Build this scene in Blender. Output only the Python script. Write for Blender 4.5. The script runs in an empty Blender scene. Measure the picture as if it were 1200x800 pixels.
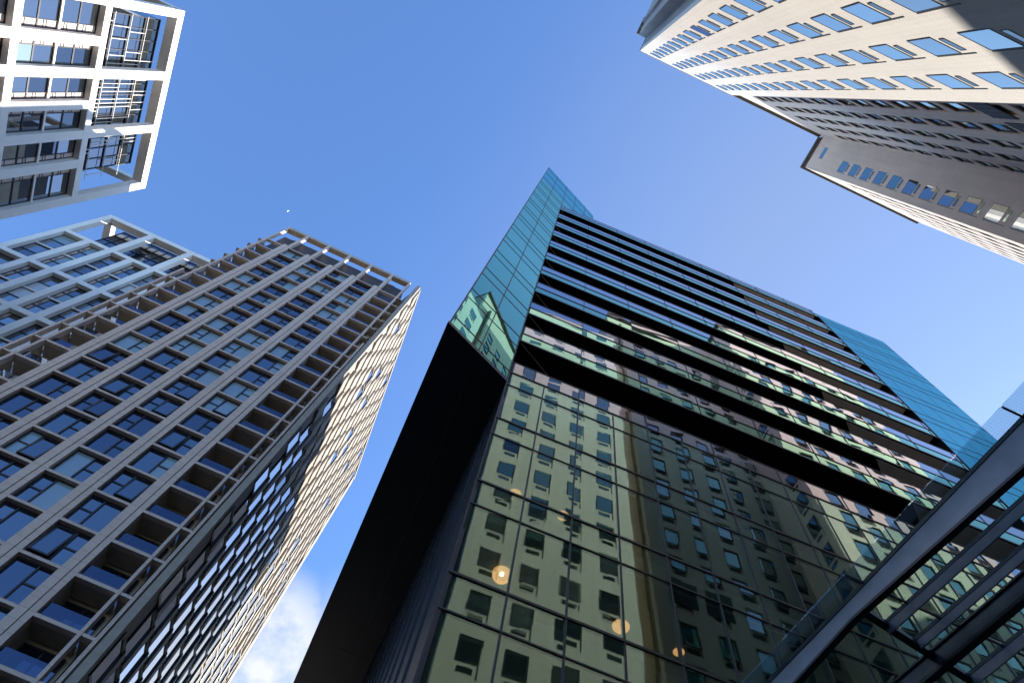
import bpy, math, random
from mathutils import Vector, Matrix
random.seed(11)
C = bpy.context.scene.collection
S = bpy.context.scene
R_ = math.radians
EYE = 1.6                                   # every z below is metres above the eye; EYE lifts it to the world

# ------------------------------------------------------------------ camera
F = 790.0
zc = Vector((92, -293, F)).normalized()     # straight up, in camera axes (right, down, forward)
def horiz(s):
    return Vector((1, s, -(zc.x + zc.y * s) / zc.z)).normalized()
Xc = horiz(.4565)
Yc = zc.cross(Xc)
RM = Matrix((Xc, Yc, zc))                   # camera axes -> world
cam_d = bpy.data.cameras.new('camera'); cam = bpy.data.objects.new('camera', cam_d); C.objects.link(cam)
rt, up, bk = RM @ Vector((1, 0, 0)), -(RM @ Vector((0, 1, 0))), -(RM @ Vector((0, 0, 1)))
m = Matrix((rt, up, bk)).transposed().to_4x4(); m.translation = Vector((0, 0, EYE)); cam.matrix_world = m
cam_d.sensor_width = 36; cam_d.lens = 36 * F / 1200; cam_d.clip_end = 9000; cam_d.clip_start = .1
S.camera = cam
def project(p):
    c = RM.transposed() @ (Vector(p) - Vector((0, 0, EYE)))
    if c.z < .1: return None
    return 600 + F * c.x / c.z, 400 + F * c.y / c.z, c.z
def score(p, area):
    q = project(p)
    if q is None: return -1
    inside = -40 < q[0] < 1240 and -40 < q[1] < 840
    return area / q[2] ** 2 * (1 if inside else 1e-3)

# ------------------------------------------------------------------ light
SUN = Vector((1, .31, .64)).normalized()
el = math.asin(SUN.z)
w = bpy.data.worlds.new('World'); S.world = w; w.use_nodes = True
nt = w.node_tree; bg = nt.nodes['Background']
sky = nt.nodes.new('ShaderNodeTexSky'); sky.sky_type = 'NISHITA'; sky.sun_disc = False
sky.sun_elevation = el; sky.sun_rotation = math.atan2(SUN.x, SUN.y)
sky.air_density = 1.0; sky.dust_density = .35; sky.ozone_density = 1.5; sky.altitude = 0
bg.inputs['Strength'].default_value = .110
def N(nt_, t, **kw):
    n = nt_.nodes.new(t)
    for k, v in kw.items():
        if k in n.inputs.keys(): n.inputs[k].default_value = v
        else: setattr(n, k, v)
    return n
def mth(nt_, op, a, b=None, clamp=False):
    n = nt_.nodes.new('ShaderNodeMath'); n.operation = op; n.use_clamp = clamp
    for i, v in enumerate((a, b)):
        if v is None: continue
        if isinstance(v, (int, float)): n.inputs[i].default_value = v
        else: nt_.links.new(v, n.inputs[i])
    return n.outputs[0]
def sky_clouds():
    L = nt.links
    tc = nt.nodes.new('ShaderNodeTexCoord'); d = tc.outputs['Generated']
    def lobe(v, lo, hi):
        dp = nt.nodes.new('ShaderNodeVectorMath'); dp.operation = 'DOT_PRODUCT'
        L.new(d, dp.inputs[0]); dp.inputs[1].default_value = v
        mr = nt.nodes.new('ShaderNodeMapRange'); mr.interpolation_type = 'SMOOTHSTEP'
        L.new(dp.outputs['Value'], mr.inputs['Value'])
        mr.inputs['From Min'].default_value = math.cos(R_(lo)); mr.inputs['From Max'].default_value = math.cos(R_(hi))
        return mr.outputs[0]
    def dirv(az, el_):
        a, e = R_(az), R_(el_); return (math.cos(e) * math.cos(a), math.cos(e) * math.sin(a), math.sin(e))
    a = lobe(dirv(96.8, 38.0), 8.0, 2.5)
    b = lobe(dirv(78, 35), 17, 9)
    n1 = N(nt, 'ShaderNodeTexNoise', Scale=9.0, Detail=9.0, Roughness=.58); L.new(d, n1.inputs['Vector'])
    nn = mth(nt, 'MULTIPLY', mth(nt, 'SUBTRACT', n1.outputs['Fac'], .34), 4.5, True)
    ma = mth(nt, 'MULTIPLY', nn, a)
    mb_ = mth(nt, 'MULTIPLY', mth(nt, 'ADD', mth(nt, 'MULTIPLY', nn, .45), .5, True), b)
    mk = mth(nt, 'MAXIMUM', mth(nt, 'MULTIPLY', ma, .95), mb_)
    # thin high veil that thickens towards the lower right of the view
    veil = mth(nt, 'MULTIPLY', lobe(dirv(12, 46), 54, 10), .42)
    n2 = N(nt, 'ShaderNodeTexNoise', Scale=2.2, Detail=5.0, Roughness=.5); L.new(d, n2.inputs['Vector'])
    veil = mth(nt, 'MULTIPLY', veil, mth(nt, 'ADD', mth(nt, 'MULTIPLY', n2.outputs['Fac'], .8), .6))
    mx = nt.nodes.new('ShaderNodeMix'); mx.data_type = 'RGBA'
    tn = nt.nodes.new('ShaderNodeVectorMath'); tn.operation = 'MULTIPLY'; L.new(sky.outputs[0], tn.inputs[0]); tn.inputs[1].default_value = (.86, 1.14, 1.52)
    L.new(mk, mx.inputs[0]); L.new(tn.outputs[0], mx.inputs[6]); mx.inputs[7].default_value = (3.9, 4.0, 4.1, 1)
    m2 = nt.nodes.new('ShaderNodeMix'); m2.data_type = 'RGBA'
    L.new(veil, m2.inputs[0]); L.new(mx.outputs[2], m2.inputs[6]); m2.inputs[7].default_value = (1.8, 2.0, 2.3, 1)
    L.new(m2.outputs[2], bg.inputs['Color'])
sky_clouds()
sd = bpy.data.lights.new('sun', 'SUN'); so = bpy.data.objects.new('sun', sd); C.objects.link(so)
sd.energy = 5.0; sd.angle = R_(.5); sd.color = (1, .95, .88)
so.rotation_euler = SUN.to_track_quat('Z', 'Y').to_euler()
S.view_settings.view_transform = 'Standard'; S.view_settings.look = 'None'
S.view_settings.exposure = 1.2; S.view_settings.gamma = 1.0; S.view_settings.use_curve_mapping = False
S.render.engine = 'CYCLES'
S.cycles.max_bounces = 10; S.cycles.transparent_max_bounces = 16; S.cycles.glossy_bounces = 6
S.cycles.use_denoising = True; S.cycles.caustics_reflective = False; S.cycles.sample_clamp_indirect = 4

# ------------------------------------------------------------------ materials
def new(name):
    m_ = bpy.data.materials.new(name); m_.use_nodes = True
    return m_, m_.node_tree, m_.node_tree.nodes['Principled BSDF']
def noisy(name, c, rough=.6, metallic=0, scale=1.5, amount=.15, bump=0, stretch=(1, 1, 1), spec=.5):
    m_, t, p = new(name); L = t.links
    tc = t.nodes.new('ShaderNodeTexCoord'); mp = t.nodes.new('ShaderNodeMapping'); mp.inputs['Scale'].default_value = stretch
    L.new(tc.outputs['Object'], mp.inputs['Vector'])
    n = N(t, 'ShaderNodeTexNoise', Scale=scale, Detail=6.0); L.new(mp.outputs[0], n.inputs['Vector'])
    mr = t.nodes.new('ShaderNodeMapRange'); L.new(n.outputs['Fac'], mr.inputs['Value'])
    mr.inputs['From Min'].default_value = .3; mr.inputs['From Max'].default_value = .7
    mr.inputs['To Min'].default_value = 1 - amount; mr.inputs['To Max'].default_value = 1 + amount
    vm = t.nodes.new('ShaderNodeVectorMath'); vm.operation = 'SCALE'; vm.inputs[0].default_value = c
    L.new(mr.outputs[0], vm.inputs['Scale']); L.new(vm.outputs[0], p.inputs['Base Color'])
    p.inputs['Roughness'].default_value = rough; p.inputs['Metallic'].default_value = metallic
    p.inputs['Specular IOR Level'].default_value = spec
    if bump:
        b = N(t, 'ShaderNodeBump', Strength=bump, Distance=.02); L.new(n.outputs['Fac'], b.inputs['Height']); L.new(b.outputs[0], p.inputs['Normal'])
    return m_
def masonry(name, c, c2, mortar, bw, bh, msize, rough=.85, var=.12, offset=.5, streak=.1):
    """bricks or cladding panels on any upright face: pattern runs on (x+y, z)"""
    m_, t, p = new(name); L = t.links
    tc = t.nodes.new('ShaderNodeTexCoord'); sp = t.nodes.new('ShaderNodeSeparateXYZ'); L.new(tc.outputs['Object'], sp.inputs[0])
    cb = t.nodes.new('ShaderNodeCombineXYZ'); L.new(mth(t, 'ADD', sp.outputs[0], sp.outputs[1]), cb.inputs[0]); L.new(sp.outputs[2], cb.inputs[1])
    br = t.nodes.new('ShaderNodeTexBrick'); L.new(cb.outputs[0], br.inputs['Vector'])
    br.offset = offset; br.inputs['Color1'].default_value = (*c, 1); br.inputs['Color2'].default_value = (*c2, 1); br.inputs['Mortar'].default_value = (*mortar, 1)
    br.inputs['Scale'].default_value = 1; br.inputs['Mortar Size'].default_value = msize; br.inputs['Brick Width'].default_value = bw; br.inputs['Row Height'].default_value = bh
    br.inputs['Mortar Smooth'].default_value = .2; br.inputs['Bias'].default_value = 0
    n = N(t, 'ShaderNodeTexNoise', Scale=.5, Detail=8.0, Roughness=.6); L.new(tc.outputs['Object'], n.inputs['Vector'])
    mp = t.nodes.new('ShaderNodeMapping'); mp.inputs['Scale'].default_value = (2.2, 2.2, .12); L.new(tc.outputs['Object'], mp.inputs['Vector'])
    n2 = N(t, 'ShaderNodeTexNoise', Scale=1.0, Detail=5.0); L.new(mp.outputs[0], n2.inputs['Vector'])
    f = mth(t, 'ADD', mth(t, 'MULTIPLY', mth(t, 'SUBTRACT', n.outputs['Fac'], .5), 2 * var), mth(t, 'MULTIPLY', mth(t, 'SUBTRACT', n2.outputs['Fac'], .5), 2 * streak))
    vm = t.nodes.new('ShaderNodeVectorMath'); vm.operation = 'SCALE'; L.new(br.outputs['Color'], vm.inputs[0]); L.new(mth(t, 'ADD', f, 1), vm.inputs['Scale'])
    L.new(vm.outputs[0], p.inputs['Base Color']); p.inputs['Roughness'].default_value = rough
    return m_
def fresnel(t, ior):
    g = t.nodes.new('ShaderNodeNewGeometry')       # same reflection from either side of a thin sheet
    fr = t.nodes.new('ShaderNodeFresnel')
    t.links.new(mth(t, 'ADD', mth(t, 'MULTIPLY', g.outputs['Backfacing'], 1 / ior - ior), ior), fr.inputs['IOR'])
    return fr
def reflective(name, tint, base, lo, hi, ior=1.5, rough=.0, wob=0, wscale=.6):
    """coated glass, opaque: a strong mirror layer over a dark body"""
    m_, t, p = new(name); L = t.links; out = t.nodes['Material Output']
    g = N(t, 'ShaderNodeBsdfGlossy', Roughness=rough); g.inputs['Color'].default_value = (*tint, 1)
    p.inputs['Base Color'].default_value = (*base, 1); p.inputs['Roughness'].default_value = .5; p.inputs['Specular IOR Level'].default_value = 0
    fr = fresnel(t, ior)
    fac = mth(t, 'ADD', mth(t, 'MULTIPLY', fr.outputs[0], hi - lo), lo, True)
    mx = t.nodes.new('ShaderNodeMixShader'); L.new(fac, mx.inputs[0]); L.new(p.outputs[0], mx.inputs[1]); L.new(g.outputs[0], mx.inputs[2]); L.new(mx.outputs[0], out.inputs[0])
    if wob: wobble(t, [g], wob, wscale)
    return m_
def wobble(t, nodes, wob, wscale):
    tc = t.nodes.new('ShaderNodeTexCoord'); n = N(t, 'ShaderNodeTexNoise', Scale=wscale, Detail=1.0); t.links.new(tc.outputs['Object'], n.inputs['Vector'])
    b = N(t, 'ShaderNodeBump', Strength=1.0, Distance=wob); t.links.new(n.outputs['Fac'], b.inputs['Height'])
    for k in nodes: t.links.new(b.outputs[0], k.inputs['Normal'])
def seethrough(name, tint, through, lo, hi, ior=1.5, wob=0, wscale=.6, frit=False):
    m_, t, p = new(name); L = t.links; out = t.nodes['Material Output']; t.nodes.remove(p)
    g = N(t, 'ShaderNodeBsdfGlossy', Roughness=0.0); g.inputs['Color'].default_value = (*tint, 1)
    tr = t.nodes.new('ShaderNodeBsdfTransparent'); tr.inputs['Color'].default_value = (*through, 1)
    fr = fresnel(t, ior)
    fac = mth(t, 'ADD', mth(t, 'MULTIPLY', fr.outputs[0], hi - lo), lo, True)
    mx = t.nodes.new('ShaderNodeMixShader'); L.new(fac, mx.inputs[0]); L.new(tr.outputs[0], mx.inputs[1]); L.new(g.outputs[0], mx.inputs[2])
    last = mx.outputs[0]
    if frit:
        tc = t.nodes.new('ShaderNodeTexCoord'); vo = N(t, 'ShaderNodeTexVoronoi', Scale=22.0); vo.inputs['Randomness'].default_value = 0
        L.new(tc.outputs['Object'], vo.inputs['Vector'])
        dot = mth(t, 'LESS_THAN', vo.outputs['Distance'], .33)
        df = t.nodes.new('ShaderNodeBsdfDiffuse'); df.inputs['Color'].default_value = (.30, .33, .35, 1)
        m2 = t.nodes.new('ShaderNodeMixShader'); L.new(mth(t, 'MULTIPLY', dot, .32), m2.inputs[0]); L.new(last, m2.inputs[1]); L.new(df.outputs[0], m2.inputs[2]); last = m2.outputs[0]
    L.new(last, out.inputs[0])
    if wob: wobble(t, [g], wob, wscale)
    return m_
M = {}
M['cream'] = masonry('cream_brick', (.81, .75, .67), (.77, .71, .625), (.60, .54, .47), .6, .12, .012, var=.08, streak=.13)
M['cream2'] = masonry('cream_brick_bounce_tint', (.82, .65, .505), (.77, .605, .47), (.66, .52, .41), .6, .12, .012, var=.08, streak=.14)  # warmer than cream: bounced light put into the shaded tower's colour
M['cornice'] = noisy('brown_cornice', (.10, .08, .055), .6, scale=3, amount=.2)
M['grey'] = noisy('grey_render_and_shade', (.36, .335, .31), .8, scale=.8, amount=.2, stretch=(1, 1, .15))
M['taupe'] = masonry('taupe_stone', (.60, .485, .41), (.56, .45, .38), (.28, .22, .185), 3.0, .76, .012, var=.08, offset=0, streak=.10)
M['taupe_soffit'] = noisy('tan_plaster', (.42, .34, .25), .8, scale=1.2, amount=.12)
M['white'] = noisy('white_precast', (.80, .755, .70), .65, scale=.7, amount=.06, stretch=(1, 1, .3))
M['dark'] = noisy('dark_bronze_metal', (.022, .020, .022), .4, metallic=.3, scale=4, amount=.3)
M['frame_e'] = noisy('bronze_window_frame', (.07, .06, .055), .5, scale=4)
M['dark2'] = noisy('dark_grey_louvre', (.055, .045, .042), .5, scale=4, amount=.3)
M['trim'] = noisy('anodised_trim', (.034, .028, .028), .45, metallic=.2, scale=5, amount=.2)
M['black'] = noisy('black_metal_panel', (.006, .0065, .008), .35, scale=.4, amount=.4)
M['soffit'] = reflective('polished_black_soffit', (.55, .50, .46), (.006, .006, .006), .10, .6, 1.5, rough=.02, wob=.004, wscale=.7)
M['soffit_grey'] = noisy('grey_soffit_panel', (.66, .56, .48), .5, scale=1.2, amount=.12)
M['salmon'] = noisy('beige_vent_panel', (.60, .47, .40), .6, scale=2, amount=.08)
M['champagne'] = noisy('champagne_metal_panel', (.34, .30, .25), .6, metallic=0, scale=2, amount=.12, spec=.05)
M['grille'] = noisy('putty_grille', (.50, .46, .40), .6, scale=3)
M['steel'] = noisy('blue_grey_painted_steel', (.165, .158, .178), .38, metallic=.0, scale=3, amount=.16)
M['steel_dark'] = noisy('dark_blue_painted_steel', (.060, .062, .070), .4, scale=3, amount=.2)
M['paving'] = masonry('stone_paving', (.22, .20, .175), (.19, .175, .155), (.12, .11, .10), .9, .6, .012)
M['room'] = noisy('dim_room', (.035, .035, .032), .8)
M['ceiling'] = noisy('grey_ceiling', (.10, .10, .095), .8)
M['blind'] = reflective('blind_behind_glass', (.75, .85, .95), (.22, .30, .32), .10, 1, 1.7)
M['blindw'] = reflective('white_blind_behind_glass', (.85, .9, .95), (.55, .56, .54), .08, 1, 1.6)
M['pane'] = reflective('blue_coated_glass', (.66, .76, .88), (.006, .010, .018), .24, 1, 1.6)
M['pane_deep'] = reflective('deep_blue_coated_glass', (.55, .64, .82), (.004, .007, .014), .19, 1, 1.6)
M['pane_clear'] = reflective('clear_window_glass', (.80, .88, .95), (.015, .02, .022), .40, 1, 1.6)
M['pane_e'] = reflective('pale_blue_window_glass', (.74, .93, .88), (.03, .045, .055), .10, 3.0, 1.5)
M['pane_e2'] = reflective('pale_window_glass_with_net_curtain', (.72, .90, .86), (.10, .12, .125), .10, 2.6, 1.5)
M['pane_side'] = reflective('bright_mirror_glass', (.95, .98, 1.0), (.01, .012, .014), .72, 1, 1.6)
M['green'] = seethrough('green_tinted_glass', (.62, .84, .77), (.70, .75, .66), .0, 2.9, 1.5, wob=.0020, wscale=.5)
M['teal'] = reflective('teal_tinted_glass', (.34, .72, .60), (.004, .02, .028), .20, 3.0, 1.5, wob=.0015)
M['sky_teal'] = reflective('sky_teal_tinted_glass', (.17, .52, .58), (.004, .02, .03), .40, 3.0, 1.5, wob=.0015)
M['bal_dark'] = seethrough('dark_balustrade_glass', (.5, .62, .9), (.45, .5, .55), .08, 1, 1.5)
M['teal_clear'] = seethrough('teal_screen_glass', (.4, .85, .85), (.42, .74, .80), .18, 1, 1.5)
M['recess'] = reflective('neutral_mirror_glass', (.72, .70, .76), (.012, .012, .014), .10, 3.0, 1.5, wob=.004, wscale=.5)
M['spandrel'] = reflective('green_spandrel_glass', (.52, .84, .64), (.01, .02, .018), .10, 3.0, 1.5, wob=.004, wscale=.5)
M['balustrade'] = seethrough('green_balustrade_glass', (.60, .85, .68), (.62, .80, .72), .42, 1, 1.5, wob=.010, wscale=.9)
M['roofglass'] = seethrough('canopy_glass', (.8, .9, .95), (.86, .92, .90), .03, 1, 1.5)
M['fritglass'] = seethrough('dotted_canopy_glass', (.8, .9, .95), (.80, .89, .90), .05, 1.3, 1.5, frit=True)
def emit(name, c, s):
    m_, t, p = new(name); p.inputs['Base Color'].default_value = (*c, 1)
    p.inputs['Emission Color'].default_value = (*c, 1); p.inputs['Emission Strength'].default_value = s; return m_
M['bulb'] = emit('warm_bulb', (1, .84, .6), 60)
def globe_mat():
    m_, t, p = new('amber_glass_globe'); L = t.links; out = t.nodes['Material Output']; t.nodes.remove(p)
    tr = t.nodes.new('ShaderNodeBsdfTransparent'); tr.inputs['Color'].default_value = (.9, .8, .65, 1)
    e = t.nodes.new('ShaderNodeEmission'); e.inputs['Color'].default_value = (1, .47, .20, 1); e.inputs['Strength'].default_value = 1.0
    mx = t.nodes.new('ShaderNodeMixShader'); mx.inputs[0].default_value = .6
    L.new(tr.outputs[0], mx.inputs[1]); L.new(e.outputs[0], mx.inputs[2]); L.new(mx.outputs[0], out.inputs[0]); return m_
M['globe'] = globe_mat()
M['moon'] = emit('moonlight', (.75, .85, 1), .8)

# ------------------------------------------------------------------ mesh helpers
ID = lambda u, d, z: (u, d, z)
class MB:
    """collects boxes and slabs into one mesh; T maps (along, into the wall, up) to x, y, z"""
    def __init__(s, T=ID): s.v, s.f, s.mi, s.T = [], [], [], T
    def box(s, u0, u1, d0, d1, z0, z1, m=0):
        b = len(s.v)
        for (u, d, z) in ((u0, d0, z0), (u1, d0, z0), (u1, d1, z0), (u0, d1, z0), (u0, d0, z1), (u1, d0, z1), (u1, d1, z1), (u0, d1, z1)): s.v.append(s.T(u, d, z))
        for q in ((0, 3, 2, 1), (4, 5, 6, 7), (0, 1, 5, 4), (1, 2, 6, 5), (2, 3, 7, 6), (3, 0, 4, 7)): s.f.append([b + i for i in q]); s.mi.append(m)
    def prism(s, poly, z0, z1, m=0):        # plan polygon pulled up; z0/z1 may be lists
        n = len(poly); b = len(s.v)
        zz0 = z0 if isinstance(z0, (list, tuple)) else [z0] * n; zz1 = z1 if isinstance(z1, (list, tuple)) else [z1] * n
        for (p, z) in zip(poly, zz0): s.v.append(s.T(p[0], p[1], z))
        for (p, z) in zip(poly, zz1): s.v.append(s.T(p[0], p[1], z))
        s.f.append([b + i for i in range(n)][::-1]); s.f.append([b + n + i for i in range(n)]); s.mi += [m, m]
        for i in range(n):
            j = (i + 1) % n; s.f.append([b + i, b + j, b + n + j, b + n + i]); s.mi.append(m)
    def sheet(s, p0, p1, z0, z1, th=.03, m=0):   # thin upright slab from plan point p0 to p1
        a, b_ = Vector(p0), Vector(p1); n = (b_ - a).normalized(); n = Vector((-n.y, n.x)) * th
        s.prism([tuple(a), tuple(b_), tuple(b_ + n), tuple(a + n)], z0, z1, m)
    def mesh(s, name, mats, lift=True):
        me = bpy.data.meshes.new(name)
        me.from_pydata([(x, y, z + (EYE if lift else 0)) for x, y, z in s.v], [], s.f)
        for k in mats: me.materials.append(k)
        for p, i in zip(me.polygons, s.mi): p.material_index = i
        me.update(); me.validate()
        import bmesh
        bm = bmesh.new(); bm.from_mesh(me); bmesh.ops.recalc_face_normals(bm, faces=bm.faces); bm.to_mesh(me); bm.free()
        return me
    def build(s, name, mats, parent=None, lift=True):
        if not isinstance(mats, (list, tuple)): mats = [mats]
        return put(name, s.mesh(name, mats, lift), parent)
def put(name, me, parent=None, loc=None, rz=0):
    o = bpy.data.objects.new(name, me); C.objects.link(o)
    if parent: o.parent = parent
    if loc: o.location = loc
    if rz: o.rotation_euler.z = rz
    return o
def thing(name, label, cat, loc=(0, 0, 0), rz=0, group=None):
    o = bpy.data.objects.new(name, None); C.objects.link(o); o.location = loc; o.rotation_euler.z = rz
    o['label'] = label; o['category'] = cat
    if group: o['group'] = group
    o.empty_display_size = 1; return o
def tag(o, label, cat, group=None):
    o['label'] = label; o['category'] = cat
    if group: o['group'] = group
    return o
def copy_part(o, parent, loc, rz=0):
    c = o.copy(); C.objects.link(c); c.parent = parent; c.location = loc; c.rotation_euler.z = rz
    for k in o.children:
        g = k.copy(); C.objects.link(g); g.parent = c
    return c
def join_copies(name, items, parent):
    """everything past the hundred largest: one mesh made of the same shapes. items = (prototype, loc, rz)"""
    vs, fs, mi, mats = [], [], [], []
    for (pr, loc, rz) in items:
        mt = Matrix.Translation(Vector(loc)) @ Matrix.Rotation(rz, 4, 'Z')
        for ob in (pr, *pr.children):
            b = len(vs); me = ob.data; idx = []
            for k in me.materials:
                if k not in mats: mats.append(k)
                idx.append(mats.index(k))
            vs += [tuple(mt @ v.co) for v in me.vertices]
            for p in me.polygons: fs.append([b + i for i in p.vertices]); mi.append(idx[p.material_index])
    me = bpy.data.meshes.new(name); me.from_pydata(vs, [], fs)
    for k in mats: me.materials.append(k)
    for p, i in zip(me.polygons, mi): p.material_index = i
    me.update(); o = put(name, me, parent); o['kind'] = 'stuff'; return o
def spread(name, root, items, limit=98):
    """items = (prototype, local loc, rz, area): the largest in the picture as parts, the rest as one"""
    mw = Matrix.Translation(root.location) @ root.rotation_euler.to_matrix().to_4x4()
    its = sorted(items, key=lambda i: -score(mw @ Vector(i[1]), i[3]))
    used = set()
    for (pr, loc, rz, _) in its[:limit]:
        if pr.name not in used: used.add(pr.name); pr.parent = root; pr.location = loc; pr.rotation_euler.z = rz
        else: copy_part(pr, root, loc, rz)
    rest = [(pr, loc, rz) for (pr, loc, rz, _) in its[limit:]]
    if rest: join_copies(name, rest, root)
    for pr in {i[0] for i in items}:
        if pr.name not in used:
            for k in list(pr.children): bpy.data.objects.remove(k)
            bpy.data.objects.remove(pr)
def pierced(mb, u0, u1, z0, z1, cols, rows, d0, d1, m=0):
    """wall with openings at every col x row; cols/rows are (from, to)"""
    cols = sorted(cols); rows = sorted(rows); u = u0
    for (a, b) in cols:
        mb.box(u, a, d0, d1, z0, z1, m); z = z0
        for (c, d) in rows: mb.box(a, b, d0, d1, z, c, m); z = d
        mb.box(a, b, d0, d1, z, z1, m); u = b
    mb.box(u, u1, d0, d1, z0, z1, m)

# ------------------------------------------------------------------ ground
g = MB(); g.box(-900, 900, -900, 900, -2.6, -1.6); go = g.build('ground', M['paving']); go['kind'] = 'structure'

# ------------------------------------------------------------------ beige brick towers (right)
def hotel_window(w, h, ac=True, glass='pane_e', depth=.075):
    """origin at the top centre of the opening, front facing -y; depth < 0 sits flush on the wall"""
    f = MB(); t = .03; dd = depth; fd = .10 if depth > 0 else .014
    a, b = -w / 2, w / 2
    for (x0, x1, z0, z1) in ((a, b, -t, 0), (a, b, -h, -h + t), (a, a + t, -h + t, -t), (b - t, b, -h + t, -t)): f.box(x0, x1, dd - fd, dd, z0, z1)
    x1 = (b + .03, b + .075) if depth > 0 else (a - .09, a - .045)
    fo = put('window', f.mesh('window', [M['frame_e']], False))
    q = MB(); q.box(x1[0], x1[1], -.014, -.003, -h - (.80 if ac else 0), .05); put('reveal_shade_strip', q.mesh('reveal_shade_strip', [M['frame_e']], False), fo)  # dark strip stands in for the shaded reveal beside the window
    p = MB(); p.box(a + t, b - t, dd - fd * .45, dd - fd * .2, -h + t, -t); put('pane', p.mesh('pane', [M[glass]], False), fo)
    if ac:
        q = MB(); z1 = -h - .26; z0 = z1 - .36; x0, x1 = a + .18, b - .18; fr = .028
        for (p0, p1, r0, r1) in ((x0, x1, z1 - fr, z1), (x0, x1, z0, z0 + fr), (x0, x0 + fr, z0 + fr, z1 - fr), (x1 - fr, x1, z0 + fr, z1 - fr)): q.box(p0, p1, dd - fd * .9, dd, r0, r1)
        for k in range(2): q.box(x0 + fr, x1 - fr, dd - fd * .6, dd - fd * .35, z0 + .12 + k * .10, z0 + .132 + k * .10)
        q.box(x0 + fr, x1 - fr, dd - fd * .3, dd - fd * .12, z0 + fr, z1 - fr, 1)
        put('vent_grille', q.mesh('vent_grille', [M['frame_e'], M['pane_e']], False), fo)
    return fo
def beige_near():
    r = thing('beige_tower', 'sunlit cream brick tower with four columns of blue windows, at the top right', 'building', (3.15, -6, 0))
    T = lambda u, d, z: (u, -d, z)           # faces +y; u along +x
    H = 82.6; wx, wh, aw = 1.2, 1.75, 1.30
    cols = [(c - 3.15 - 1.25, c - 3.15 + .05) for c in (5.33, 8.0, 10.63, 13.25)]
    tops = [27.4 + 3.52 * k for k in range(-8, 16)]
    rows = [(t - 2.62, t + .06) for t in tops]
    a = MB(T); a.box(0, 11.4, 0, .45, -1.6, H); wl = a.build('wall', M['cream'], r)
    e = MB(T); e.box(0, 11.35, .45, 1.35, -1.6, H - .02); e.box(-.9, 11.3, 1.35, 2.6, -1.6, H - .4); e.box(-1.15, 11.3, 2.6, 3.0, -1.6, H - .1); e.box(-1.1, 11.3, 3.0, 18, -1.6, H - .8)
    e.build('end_wall', M['grey'], r)  # grey in place of cream: this side's shade put into its colour
    p = MB(T); p.box(-.06, 11.46, -.05, .4, H, H + .22); p.box(-.06, 11.46, .4, 1.4, H - .02, H + .2); p.box(-1.2, 11.4, 1.4, 3.2, H - .1, H + .15); p.build('parapet', M['grey'], r)
    ch = MB(T); ch.box(11.4, 11.44, .003, .05, -1.6, H); ch.build('corner_trim', M['grey'], r)
    pr = hotel_window(wx, wh, depth=-.004); p2 = hotel_window(wx, wh, glass='pane_e2', depth=-.004)
    op = hotel_window(wx, wh, glass='pane_deep', depth=-.004)
    it = []
    for ci, c in enumerate((5.33, 8.0, 10.63, 13.25)):
        for k, t in enumerate(tops):
            q = op if (ci == 0 and k == 14) or random.random() < .02 else p2 if random.random() < .3 else pr
            it.append((q, (c - 3.15 - .6, 0, t + EYE), math.pi, 2.1))
    spread('window', r, it)
beige_near()
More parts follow.
